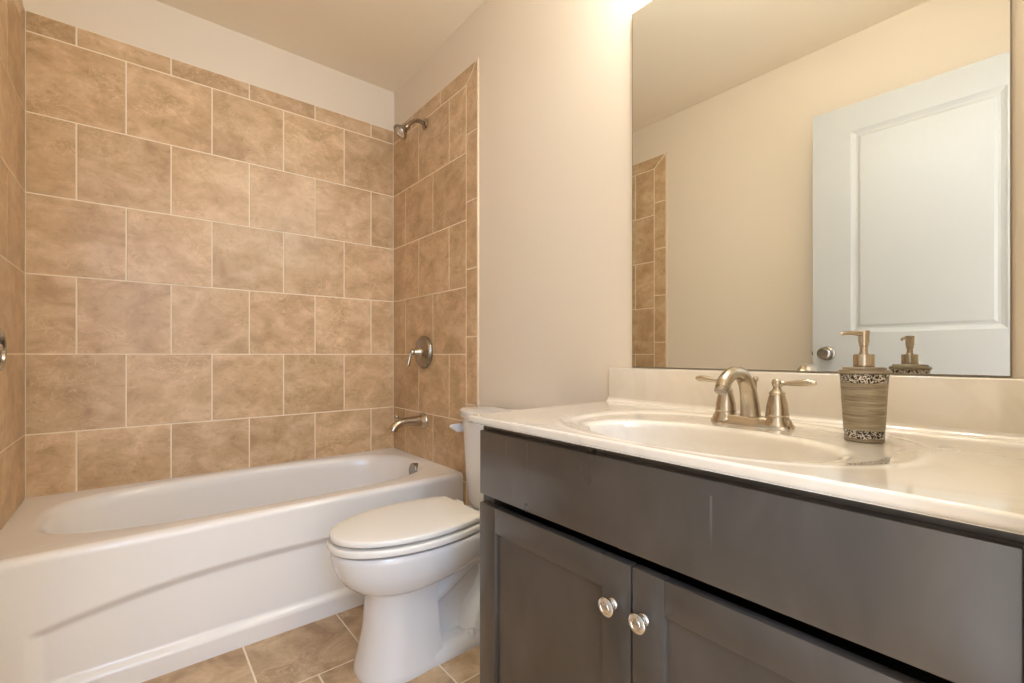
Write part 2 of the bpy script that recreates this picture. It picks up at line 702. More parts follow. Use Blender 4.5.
baseboard('baseboard_right', -0.006, TT, 0.925, TRIM_OUT - 0.01)
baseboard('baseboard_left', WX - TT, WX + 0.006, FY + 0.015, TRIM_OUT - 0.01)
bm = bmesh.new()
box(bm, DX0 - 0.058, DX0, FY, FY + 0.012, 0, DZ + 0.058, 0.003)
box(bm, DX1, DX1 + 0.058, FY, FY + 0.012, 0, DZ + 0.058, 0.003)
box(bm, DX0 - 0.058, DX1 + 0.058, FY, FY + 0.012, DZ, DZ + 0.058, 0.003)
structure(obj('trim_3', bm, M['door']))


# ------------------------------------------------------------------ open door, seen in the mirror
def build_door():
    w, t, h = 0.790, 0.035, 2.118
    # local: x along the leaf from the hinge, y = face normal (towards the room), z up
    face0 = bmesh.new()
    xs = sorted({0, w})
    pan = [(0.151, w - 0.150, 1.075, h - 0.121 + 0.0), (0.151, w - 0.150, 0.24, 0.85)]

    def prof(x0, x1, z0, z1):
        """sunk moulded panel: rings of (inset, depth)"""
        rings = [(0, 0), (0.007, -0.003), (0.018, -0.0065), (0.026, -0.0065), (0.036, -0.0025), (0.040, -0.0025)]
        prev = None
        for ins, dp in rings:
            r = [face0.verts.new((x, t / 2 + dp, z)) for x, z in
                 ((x0 + ins, z0 + ins), (x1 - ins, z0 + ins), (x1 - ins, z1 - ins), (x0 + ins, z1 - ins))]
            if prev:
                for k in range(4):
                    face0.faces.new((prev[k], prev[(k + 1) % 4], r[(k + 1) % 4], r[k]))
            prev = r
        face0.faces.new(prev)
    for p in pan:
        prof(*p)

    def quad(x0, x1, z0, z1, y=t / 2):
        face0.faces.new([face0.verts.new(q) for q in ((x0, y, z0), (x1, y, z0), (x1, y, z1), (x0, y, z1))])
    px0, px1 = pan[0][0], pan[0][1]
    zs = [0, pan[1][2], pan[1][3], pan[0][2], pan[0][3], h]
    quad(0, px0, 0, h)
    quad(px1, w, 0, h)
    quad(px0, px1, zs[0], zs[1])
    quad(px0, px1, zs[2], zs[3])
    quad(px0, px1, zs[4], zs[5])
    bmesh.ops.remove_doubles(face0, verts=face0.verts[:], dist=1e-5)
    # edges and back
    bv = [[face0.verts.new((x, y, z)) for x, z in ((0, 0), (w, 0), (w, h), (0, h))] for y in (-t / 2, t / 2)]
    for k in range(4):
        face0.faces.new((bv[0][k], bv[0][(k + 1) % 4], bv[1][(k + 1) % 4], bv[1][k]))
    face0.faces.new(bv[0])
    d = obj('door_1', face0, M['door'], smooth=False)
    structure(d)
    a = math.radians(1.5)
    # leaf runs along +y from the hinge, its panelled face looks to +x
    d.matrix_world = Matrix(((math.sin(a), math.cos(a), 0, -1.3899), (math.cos(a), -math.sin(a), 0, 0.001), (0, 0, 1, 0.012), (0, 0, 0, 1)))
    # knob set
    bm = bmesh.new()
    zk = 0.981
    xk = w - 0.060
    Mx = axis((xk, t / 2, zk), (0, 1, 0))
    lathe(bm, [(0.0, 0), (0.033, 0), (0.033, 0.003), (0.029, 0.008), (0.017, 0.011), (0.012, 0.014), (0.0115, 0.026), (0.016, 0.030),
               (0.0255, 0.035), (0.0285, 0.042), (0.0285, 0.056), (0.026, 0.064), (0.020, 0.068), (0.0165, 0.0675), (0.0150, 0.0655), (0.008, 0.065), (0.006, 0.0675), (0, 0.068)], Mx, 40)
    obj('door_knob', bm, M['dark_nickel'], d)
    bm = bmesh.new()
    box(bm, w - 0.001, w + 0.0015, -0.012, 0.012, zk - 0.028, zk + 0.028, 0.0008)
    box(bm, w, w + 0.008, -0.006, 0.006, zk - 0.009, zk + 0.009, 0.002)
    obj('latch', bm, M['dark_nickel'], d)
    for z in (0.2, 1.05, 1.9):
        bm = bmesh.new()
        lathe(bm, [(0.006, z - 0.045), (0.006, z + 0.045)], Matrix.Translation((-0.004, t / 2 + 0.004, 0)), 12)
        obj('hinge', bm, M['dark_nickel'], d)
    return d


door = build_door()


# ------------------------------------------------------------------ bathtub
def build_tub():
    root = thing('bathtub', 'white alcove bathtub with arched apron below the tiled walls', 'bathtub', (-0.75, 2.17, 0))
    X0, X1, Y0, Y1 = WX + 0.001, -0.0005, 1.788, D - 0.001
    ZR = 0.440
    cx, cy = -0.742, 2.176
    hx, hy = 0.678, 0.306
    angs = [2 * PI * k / 120 for k in range(120)]
    for qx in (X0, X1):
        for qy in (Y0 + 0.022, Y1):
            angs.append(math.atan2(qy - cy, qx - cx) % (2 * PI))
    angs = sorted(angs)
    Yf = Y0 + 0.022

    def rect(a):
        c, s = math.cos(a), math.sin(a)
        t = 1e9
        if c > 1e-9: t = min(t, (X1 - cx) / c)
        if c < -1e-9: t = min(t, (X0 - cx) / c)
        if s > 1e-9: t = min(t, (Y1 - cy) / s)
        if s < -1e-9: t = min(t, (Yf - cy) / s)
        return cx + c * t, cy + s * t

    def sup(a, ex, ey, n):
        c, s = math.cos(a), math.sin(a)
        r = (abs(c / ex) ** n + abs(s / ey) ** n) ** (-1 / n)
        return c * r, s * r
    rings = []
    rings.append([(*rect(a), ZR) for a in angs])
    # (dx shrink, dy shrink, z, exponent)
    steps = [(-0.014, -0.014, ZR, 3.2), (-0.004, -0.004, ZR - 0.002, 3.2), (0.004, 0.004, ZR - 0.008, 3.2), (0.009, 0.009, ZR - 0.018, 3.1),
             (0.016, 0.013, ZR - 0.05, 3.1), (0.03, 0.02, ZR - 0.12, 3.0), (0.055, 0.032, ZR - 0.22, 2.9), (0.075, 0.045, ZR - 0.29, 2.8),
             (0.11, 0.075, ZR - 0.335, 2.7), (0.17, 0.13, ZR - 0.353, 2.6), (0.35, 0.22, ZR - 0.36, 2.4)]
    for dx, dy, z, n in steps:
        r = []
        for a in angs:
            ex = hx - dx
            # the left end slopes more, as a back rest
            if math.cos(a) < 0:
                ex = hx - dx - (0.25 * (ZR - z) * abs(math.cos(a)))
            px, py = sup(a, ex, hy - dy, n)
            r.append((cx + px, cy + py, z))
        rings.append(r)
    bm = bmesh.new()
    loft(bm, rings, cap0=False, cap1=True)
    # apron: rounded front edge, shallow arched recess, skirt
    nx = 150
    prof = []
    R = 0.022
    for k in range(7):
        a = k / 6 * PI / 2
        prof.append((Yf - R * math.sin(a), ZR - R + R * math.cos(a)))
    zz = [0.415 - 0.0035 * j for j in range(1, 118)]
    zz = [z for z in zz if z > 0.004] + [0.0]
    for z in zz:
        prof.append((Y0, z))
    rowsv = []

    def recess(x, z):
        u = (x - cx) / 0.655
        if abs(u) > 1.02:
            return 0.0
        top = 0.218 + 0.068 * (1 - min(1, abs(u)) ** 2.4)
        d = min(sstep(0.0, 0.034, top + 0.016 - z), sstep(0.0, 0.030, z - 0.054), sstep(0.0, 0.035, 1.0 - abs(u)))
        return 0.018 * d
    for y, z in prof:
        row = []
        for i in range(nx + 1):
            x = X0 + (X1 - X0) * i / nx
            dy = recess(x, z) if z < 0.415 else 0.0
            lean = -0.012 * sstep(0.42, 0.0, z)
            row.append(bm.verts.new((x, y + dy + lean, z)))
        rowsv.append(row)
    for A, B in zip(rowsv, rowsv[1:]):
        for i in range(nx):
            bm.faces.new((A[i], A[i + 1], B[i + 1], B[i]))
    bmesh.ops.remove_doubles(bm, verts=bm.verts[:], dist=2e-4)
    part('tub_shell', bm, M['acrylic'], root, angle=50)
    # overflow plate on the drain end
    bm = bmesh.new()
    d = Vector((-1, 0, 0.12))
    base = Vector((-0.066, 2.110, 0.400))
    lathe(bm, [(0.0, -0.010), (0.034, -0.010), (0.0365, -0.006), (0.0365, 0.027), (0.035, 0.030), (0.010, 0.0305), (0, 0.0305)], axis(base, d), 40)
    ov = part('overflow_plate', bm, M['dark_nickel'], root)
    bm = bmesh.new()
    lathe(bm, [(0.0, 0.0), (0.042, 0.0), (0.042, 0.004), (0.036, 0.006), (0, 0.006)], Matrix.Translation((-0.25, cy, ZR - 0.361)), 32)
    part('drain', bm, M['nickel'], root)
    return root


build_tub()


# ------------------------------------------------------------------ shower and tub fittings on the right-hand tile wall
def build_showerhead():
    y = 2.146
    root = thing('wall_shower', 'small nickel shower head on a bent arm high on the tiled wall', 'shower head', (0, y, 2.196))
    bm = bmesh.new()
    lathe(bm, [(0, 0), (0.030, 0), (0.030, 0.003), (0.024, 0.009), (0.013, 0.014), (0, 0.014)], axis((0, y, 2.194), (-1, 0, 0)), 32)
    part('flange', bm, M['dark_nickel'], root)
    bm = bmesh.new()
    pts = spline([(0, y, 2.194, 0.0105), (-0.035, y, 2.199, 0.0105), (-0.062, y, 2.193, 0.0105), (-0.085, y, 2.174, 0.0105), (-0.100, y, 2.156, 0.0105)])
    tube(bm, pts, 18)
    part('shower_arm', bm, M['dark_nickel'], root)
    bm = bmesh.new()
    d = Vector((-0.66, 0.20, -0.72))
    lathe(bm, [(0, 0), (0.0125, 0), (0.0150, 0.004), (0.0165, 0.014), (0.0155, 0.022), (0.0155, 0.026), (0.020, 0.031), (0.036, 0.052), (0.0405, 0.058),
               (0.0405, 0.066), (0.038, 0.069), (0.034, 0.067), (0.031, 0.064)], axis((-0.096, y, 2.160), d), 40, cap=False)
    hd = part('spray_head', bm, M['dark_nickel'], root)
    bm = bmesh.new()
    Mx = axis((-0.096, y, 2.160), d)
    lathe(bm, [(0, 0.066), (0.014, 0.066), (0.015, 0.064), (0.021, 0.064), (0.022, 0.066), (0.029, 0.066), (0.031, 0.063)], Mx, 40, cap=False)
    f = obj('spray_face', bm, M['chrome'], hd)
    f.data.transform(Matrix.Translation(-Vector(root.location)))


def build_valve():
    y, z = 2.152, 1.000
    root = thing('shower_valve', 'round nickel shower valve with a hanging lever on the tiled wall', 'shower valve', (0, y, z))
    bm = bmesh.new()
    lathe(bm, [(0, 0), (0.084, 0), (0.0865, 0.004), (0.0865, 0.010), (0.084, 0.014), (0.080, 0.014), (0.079, 0.017), (0.076, 0.020), (0.070, 0.0205), (0.050, 0.0235), (0.036, 0.028), (0.033, 0.0285), (0, 0.0285)],
          axis((0, y, z), (-1, 0, 0)), 56)
    part('escutcheon', bm, M['dark_nickel'], root)
    bm = bmesh.new()
    lathe(bm, [(0, 0.020), (0.030, 0.020), (0.030, 0.032), (0.026, 0.036), (0.024, 0.040), (0.017, 0.060), (0.0145, 0.065), (0.0155, 0.068), (0.0155, 0.077),
               (0.011, 0.083), (0, 0.084)], axis((0, y, z), (-1, 0, 0)), 36)
    k = part('hub', bm, M['nickel'], root)
    bm = bmesh.new()
    tube(bm, spline([(-0.077, y, z + 0.010, 0.006), (-0.083, y + 0.001, z - 0.012, 0.0055), (-0.089, y + 0.003, z - 0.040, 0.0078), (-0.093, y + 0.004, z - 0.064, 0.0095), (-0.0935, y + 0.0045, z - 0.075, 0.006)]), 16)
    part('lever', bm, M['nickel'], root)


def build_spout():
    y, z = 2.160, 0.640
    root = thing('tub_spout', 'nickel tub spout with a diverter pin above the bathtub rim', 'tub spout', (0, y, z))
    bm = bmesh.new()
    lathe(bm, [(0, 0), (0.041, 0), (0.043, 0.004), (0.040, 0.012), (0.033, 0.018), (0.028, 0.026), (0, 0.028)], axis((0, y, z), (-1, 0, 0)), 36)
    part('flange', bm, M['nickel'], root)
    bm = bmesh.new()
    tube(bm, spline([(-0.018, y, z, 0.028), (-0.05, y, z + 0.003, 0.0255), (-0.09, y, z + 0.004, 0.0225), (-0.125, y, z + 0.002, 0.0215), (-0.150, y, z - 0.006, 0.0215),
                     (-0.168, y, z - 0.021, 0.0215), (-0.177, y, z - 0.037, 0.0215)]), 24)
    part('spout', bm, M['nickel'], root)
    bm = bmesh.new()
    lathe(bm, [(0, 0), (0.005, 0), (0.005, 0.016), (0.009, 0.018), (0.0105, 0.025), (0.008, 0.031), (0, 0.032)], axis((-0.150, y, z + 0.010), (-0.15, 0, 1)), 18)
    part('diverter_pin', bm, M['nickel'], root)


build_showerhead()
build_valve()
build_spout()


# ------------------------------------------------------------------ toilet
def build_toilet():
    cy = 1.387
    root = thing('toilet', 'white two-piece toilet with closed lid between bathtub and vanity', 'toilet', (-0.40, cy, 0))
    tip, xm, back, hw = -0.731, -0.457, -0.258, 0.168

    def outline(tip, xm, back, hw, hb, n=72, grow=0.0, rc=0.02):
        """egg outline, closed; straight back edge of half width hb"""
        pts = []
        m = n // 2
        up = []
        for k in range(m + 1):
            a = k / m * PI / 2
            x = xm - (xm - tip) * math.cos(a)
            y = hw * math.sin(a) ** 0.92 if a > 0 else 0
            up.append((x, y))
        q = 14
        for k in range(1, q + 1):
            t = k / q
            x = xm + (back - xm) * t
            y = hw - (hw - hb) * (t ** 1.9)
            up.append((x, y))
        # rounded corner at the back
        x, y = up.pop()
        up += [(x - rc, y), (x - rc * 0.3, y - rc * 0.3 + 0.003), (x, y - rc)]
        full = up + [(x_, -y_) for x_, y_ in reversed(up[1:])]
        if grow:
            mx = sum(p[0] for p in full) / len(full)
            full = [(p[0] + grow * (1 if p[0] > mx else -1) * min(1, abs(p[0] - mx) / 0.2), p[1] + grow * max(-1, min(1, p[1] / (hw * 0.6)))) for p in full]
        return full

    def ring(o, z):
        return [(x, cy + y, z) for x, y in o]

    # bowl and pedestal
    bm = bmesh.new()
    R = []
    secs = [  # z, tip, xm, back, hw, hb
        (0.000, -0.652, -0.53, -0.395, 0.116, 0.102), (0.010, -0.654, -0.53, -0.393, 0.118, 0.104), (0.022, -0.651, -0.53, -0.395, 0.115, 0.102),
        (0.06, -0.641, -0.525, -0.402, 0.107, 0.098), (0.13, -0.628, -0.52, -0.408, 0.100, 0.092), (0.20, -0.620, -0.515, -0.412, 0.095, 0.088),
        (0.248, -0.618, -0.515, -0.412, 0.094, 0.087), (0.257, -0.624, -0.51, -0.405, 0.099, 0.089), (0.263, -0.642, -0.49, -0.37, 0.112, 0.093), (0.276, -0.668, -0.477, -0.32, 0.130, 0.101),
        (0.298, -0.692, -0.468, -0.26, 0.147, 0.111), (0.326, -0.709, -0.462, -0.235, 0.157, 0.118), (0.354, -0.719, -0.459, -0.225, 0.163, 0.122), (0.378, -0.724, -0.457, -0.22, 0.166, 0.126),
        (0.390, -0.725, -0.457, -0.22, 0.166, 0.127), (0.396, -0.720, -0.457, -0.222, 0.161, 0.124), (0.397, -0.69, -0.457, -0.24, 0.14, 0.11)]
    for z, a, b, c, d, e in secs:
        R.append(ring(outline(a, b, c, d, e), z))
    loft(bm, R)
    # rear deck carrying the tank
    loft(bm, [[(x, cy + y, z) for x, y in ((-0.30, -w), (-0.30, w), (-0.035, w * 0.95), (-0.035, -w * 0.95))] for z, w in ((0.343, 0.095), (0.360, 0.118), (0.390, 0.122), (0.396, 0.118))])
    # trapway tube winding behind the pedestal
    tube(bm, spline([(-0.47, cy, 0.17, 0.050, 0.072), (-0.41, cy, 0.198, 0.050, 0.078), (-0.335, cy, 0.238, 0.047, 0.080), (-0.265, cy, 0.275, 0.044, 0.080), (-0.20, cy, 0.272, 0.046, 0.082),
                     (-0.172, cy, 0.215, 0.050, 0.084), (-0.195, cy, 0.140, 0.055, 0.090), (-0.235, cy, 0.085, 0.062, 0.098), (-0.26, cy, 0.03, 0.070, 0.104)], 8), 24, flat=(0, 1, 0))
    loft(bm, [[(x, cy + y, z) for x, y in ((-0.46, -w), (-0.46, w), (-0.13, w), (-0.13, -w))] for z, w in ((0.0, 0.06), (0.05, 0.045), (0.12, 0.03), (0.27, 0.03), (0.345, 0.06))])
    # web between bowl and trap
    tube(bm, spline([(-0.44, cy, 0.285, 0.045, 0.074), (-0.33, cy, 0.318, 0.034, 0.080), (-0.22, cy, 0.333, 0.03, 0.082), (-0.09, cy, 0.343, 0.03, 0.086)], 6), 20, flat=(0, 1, 0))
    # foot
    foot = []
    for z, g in ((0.0, 0.0), (0.012, 0.002), (0.034, -0.004), (0.046, -0.014), (0.05, -0.03)):
        r = []
        for k in range(56):
            a = 2 * PI * k / 56
            c, s = math.cos(a), math.sin(a)
            n = 3.4
            ex, ey = 0.235 + g, 0.112 + g
            rr = (abs(c / ex) ** n + abs(s / ey) ** n) ** (-1 / n)
            r.append((-0.345 + c * rr, cy + s * rr, z))
        foot.append(r)
    loft(bm, foot)
    part('bowl', bm, M['china'], root, angle=45)
    for s in (-1, 1):
        bm = bmesh.new()
        lathe(bm, [(0.014, 0), (0.014, 0.008), (0.011, 0.017), (0.005, 0.021), (0, 0.0215)], Matrix.Translation((-0.295, cy + s * 0.098, 0.038)), 20)
        part('bolt_cap', bm, M['china'], root)

    def slab(o, z0, z1, r, crown=0.0):
        rings = []
        mx = sum(p[0] for p in o) / len(o)

        def sc(f, z):
            return [(mx + (x - mx) * f, cy + y * f, z) for x, y in o]
        k = r / 0.18
        rings = [sc(1 - 0.6 * k, z0), sc(1 - 0.15 * k, z0 + r * 0.15), sc(1, z0 + r * 0.5), sc(1, z1 - r), sc(1 - 0.12 * k, z1 - 0.5 * r), sc(1 - 0.5 * k, z1 - 0.15 * r), sc(1 - 1.2 * k, z1)]
        rings += [sc(0.8, z1 + crown * 0.5), sc(0.5, z1 + crown * 0.9), sc(0.2, z1 + crown)]
        return rings
    # seat ring (closed slab is enough: the lid hides the opening) and lid
    bm = bmesh.new()
    loft(bm, slab(outline(-0.733, xm, -0.262, 0.1705, 0.132), 0.4045, 0.4245, 0.006))
    part('seat', bm, M['seat'], root, angle=50)
    bm = bmesh.new()
    loft(bm, slab(outline(tip + 0.004, xm, back, 0.1655, 0.130, rc=0.007), 0.4335, 0.4505, 0.006, 0.004))
    part('lid', bm, M['seat'], root, angle=50)
    for s in (-1, 1):
        bm = bmesh.new()
        box(bm, -0.262, -0.222, cy + s * 0.075 - 0.022, cy + s * 0.075 + 0.022, 0.395, 0.438, 0.007, 3)
        part('hinge', bm, M['seat'], root)

    # tank with a bowed front
    def bow(hw, xf, xb, z, xs=-0.06, n=26, p=0.88, rb=0.012):
        up = [(xb, hw - rb), (xb - rb * 0.3, hw - rb * 0.3), (xb - rb, hw)]
        for k in range(n + 1):
            a = PI / 2 * k / n
            up.append((xs - (xs - xf) * math.sin(a), hw * math.cos(a) ** p if k < n else 0.0))
        return [(x, cy + y, z) for x, y in up] + [(x, cy - y, z) for x, y in reversed(up[:-1])]
    bm = bmesh.new()
    loft(bm, [bow(0.180, -0.162, -0.03, 0.393), bow(0.200, -0.174, -0.024, 0.402), bow(0.207, -0.178, -0.020, 0.42), bow(0.217, -0.188, -0.018, 0.56), bow(0.228, -0.199, -0.018, 0.740)])
    part('tank', bm, M['china'], root, angle=50)
    bm = bmesh.new()
    loft(bm, [bow(0.231, -0.201, -0.018, 0.7405), bow(0.239, -0.209, -0.015, 0.746), bow(0.239, -0.209, -0.015, 0.764), bow(0.236, -0.206, -0.017, 0.770), bow(0.227, -0.197, -0.022, 0.773), bow(0.12, -0.14, -0.05, 0.7735)])
    part('tank_lid', bm, M['china'], root, angle=50)
    bm = bmesh.new()
    nrm = Vector((-0.45, 0.89, 0)).normalized()
    base = Vector((-0.138, cy + 0.180, 0.692))
    lathe(bm, [(0, 0), (0.015, 0), (0.015, 0.006), (0.009, 0.010), (0.008, 0.016), (0, 0.016)], axis(base - nrm * 0.004, nrm), 20)
    b = base + nrm * 0.008
    tube(bm, spline([(b.x + 0.010, b.y + 0.006, 0.690, 0.014, 0.006), (b.x - 0.008, b.y + 0.003, 0.690, 0.0175, 0.007), (b.x - 0.030, b.y - 0.002, 0.694, 0.0160, 0.0075), (b.x - 0.055, b.y - 0.010, 0.701, 0.0100, 0.006), (b.x - 0.072, b.y - 0.018, 0.705, 0.005, 0.004)]), 16, flat=(0, 1, 0))
    part('flush_lever', bm, M['china'], root)


build_toilet()

# ------------------------------------------------------------------ vanity cabinet
VY0, VY1 = 0.028, 0.9025
VF = -0.535           # plane of the door and panel fronts


def build_vanity():
    root = thing('vanity_cabinet', 'dark espresso vanity cabinet with two shaker doors', 'cabinet', (-0.27, 0.465, 0))
    cm = M['cabinet']
    bm = bmesh.new()
    y0, y1 = -0.0285, 0.914
    xf = -0.515
    # side panels, back, floor and face frame
    box(bm, xf + 0.018, -0.002, y0, y0 + 0.016, 0, 0.8225)
    box(bm, xf + 0.018, -0.002, y1 - 0.016, y1, 0, 0.8225)
    box(bm, -0.012, -0.002, y0 + 0.016, y1 - 0.016, 0.1, 0.8225)
    box(bm, xf + 0.018, -0.012, y0 + 0.016, y1 - 0.016, 0.10, 0.116)
    for a, b, c, d in ((y0, y0 + 0.045, 0.1, 0.8225), (y1 - 0.045, y1, 0.1, 0.8225), (y0 + 0.045, y1 - 0.045, 0.785, 0.8225),
                       (y0 + 0.045, y1 - 0.045, 0.1, 0.145)):
        box(bm, xf, xf + 0.018, a, b, c, d)
    part('carcass', bm, cm, root, smooth=False)
    bm = bmesh.new()
    box(bm, -0.445, -0.43, y0 + 0.016, y1 - 0.016, 0.0, 0.1)
    part('toe_kick', bm, cm, root, smooth=False)
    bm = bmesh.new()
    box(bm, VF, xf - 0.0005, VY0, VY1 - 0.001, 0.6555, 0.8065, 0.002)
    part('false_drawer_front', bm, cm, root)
    # doors
    for (a, b, ky) in ((0.4680, VY1, 0.5035), (VY0, 0.4640, 0.4410)):
        z0, z1 = 0.125, 0.634
        s, r = 0.060, 0.058
        bm = bmesh.new()
        xb = xf - 0.0005
        box(bm, VF, xb, a, a + s, z0, z1, 0.0015)
        box(bm, VF, xb, b - s, b, z0, z1, 0.0015)
        box(bm, VF, xb, a + s, b - s, z1 - r, z1, 0.0015)
        box(bm, VF, xb, a + s, b - s, z0, z0 + r, 0.0015)
        box(bm, VF + 0.0085, xb, a + s - 0.002, b - s + 0.002, z0 + r - 0.002, z1 - r + 0.002)
        d = part('cabinet_door', bm, cm, root)
        bm = bmesh.new()
        Mx = axis((VF, ky, 0.557), (-1, 0, 0)) @ Matrix.Diagonal((1, 1, 0.80, 1))
        lathe(bm, [(0.0, 0), (0.0085, 0), (0.0095, 0.002), (0.0075, 0.004), (0.0088, 0.006), (0.0078, 0.009), (0.0092, 0.011), (0.0082, 0.014), (0.0095, 0.016),
                   (0.0146, 0.020), (0.0160, 0.023), (0.0158, 0.0260), (0.0132, 0.0285), (0.0092, 0.0290), (0.0083, 0.0275), (0.0074, 0.0290), (0.0040, 0.0296), (0, 0.0296)], Mx, 40)
        k = obj('knob', bm, M['chrome'], d)
        k.data.transform(Matrix.Translation(-Vector(root.location)))


build_vanity()

# ------------------------------------------------------------------ vanity top with the basin moulded in
CZ = 0.8408
CX0, CX1, CY0, CY1 = -0.549, -0.013, -0.029, 0.9365
BCX, BCY = -0.362, 0.450


def top_height(x, y):
    h = CZ
    r = ((abs(x + 0.300) / 0.222) ** 2.5 + (abs(y - BCY) / 0.305) ** 2.5) ** (1 / 2.5)
    h -= 0.0045 * sstep(1.0, 0.90, r)
    h += 0.0012 * math.exp(-((r - 1.03) / 0.03) ** 2)
    # roll down at the front and at the left end
    for e in (x - CX0, CY1 - y):
        if e < 0.0045:
            q = 0.0045 - e
            h -= 0.0045 - math.sqrt(max(0, 0.0045 ** 2 - q * q))
    # cove up to the splash
    c = CX1 - x
    if c < 0.014:
        q = 0.014 - c
        h += 0.014 - math.sqrt(max(0, 0.014 ** 2 - q * q))
    return h


def build_top():
    root = thing('sink_countertop', 'cream cultured marble countertop with moulded oval basin', 'countertop', (-0.27, 0.465, 0.823))
    bm = bmesh.new()
    def rect_pt(a, d):
        x0, x1, y0, y1 = CX0 + d, CX1 - d, CY0 + min(d, 0.012), CY1 - d
        c, sn = math.cos(a), math.sin(a)
        t = 1e9
        if c > 1e-9: t = min(t, (x1 - BCX) / c)
        if c < -1e-9: t = min(t, (x0 - BCX) / c)
        if sn > 1e-9: t = min(t, (y1 - BCY) / sn)
        if sn < -1e-9: t = min(t, (y0 - BCY) / sn)
        return BCX + c * t, BCY + sn * t
    angs = [2 * PI * k / 420 for k in range(420)]
    for qx in (CX0, CX1):
        for qy in (CY0, CY1):
            angs.append(math.atan2(qy - BCY, qx - BCX) % (2 * PI))
    angs.sort()

    def bowl_pt(a, f):
        c, sn = math.cos(a), math.sin(a)
        n = 2.15
        q = (abs(c / 0.128) ** n + abs(sn / 0.226) ** n) ** (-1 / n) * f
        return BCX + c * q, BCY + sn * q
    zb = 0.8232
    rings = [[(*rect_pt(a, 0.0075), zb) for a in angs]]
    for d in (0.0, 0.0004, 0.0012, 0.0024, 0.0045, 0.008, 0.0105, 0.014):
        rings.append([(p[0], p[1], top_height(*p)) for p in (rect_pt(a, d) for a in angs)])
    for k in range(1, 71):
        t = k / 70
        r = []
        for a in angs:
            p, q = rect_pt(a, 0.014), bowl_pt(a, 1.11)
            x, y = p[0] + (q[0] - p[0]) * t, p[1] + (q[1] - p[1]) * t
            r.append((x, y, top_height(x, y)))
        rings.append(r)
    base = [top_height(*bowl_pt(a, 1.11)) for a in angs]
    for f, dz in ((1.085, 0.0004), (1.06, 0.0013), (1.04, 0.0027), (1.02, 0.0050), (1.009, 0.0075), (1.003, 0.0105), (1.0, 0.0145), (0.998, 0.018), (0.996, 0.026), (0.993, 0.046), (0.986, 0.070), (0.962, 0.090), (0.91, 0.105),
                  (0.80, 0.116), (0.6, 0.122), (0.4, 0.125), (0.2, 0.127)):
        rings.append([(*bowl_pt(a, f), h - dz) for a, h in zip(angs, base)])
    loft(bm, rings, cap0=False, cap1=True)
    # underside rim (open under the bowl)
    def uq(x0, x1, y0, y1):
        bm.faces.new([bm.verts.new(p) for p in ((x0, y0, zb), (x1, y0, zb), (x1, y1, zb), (x0, y1, zb))])
    uq(CX0, CX0 + 0.034, CY0, CY1)
    uq(CX0 + 0.034, CX1, CY1 - 0.1, CY1)
    uq(CX0 + 0.034, CX1, CY0, CY0 + 0.1)
    part('basin_top', bm, M['marble'], root, angle=60)
    bm = bmesh.new()
    box(bm, -0.0135, TT - 0.0005, CY0, CY1 - 0.005, 0.83, 0.9465, 0.003, 3)
    part('backsplash', bm, M['marble'], root)
    bm = bmesh.new()
    zd = CZ - 0.0045 - 0.127
    lathe(bm, [(0, 0), (0.022, 0), (0.022, 0.002), (0.018, 0.004), (0.012, 0.003), (0, 0.004)], Matrix.Translation((BCX, BCY, zd)), 28)
    part('drain', bm, M['nickel'], root)


build_top()


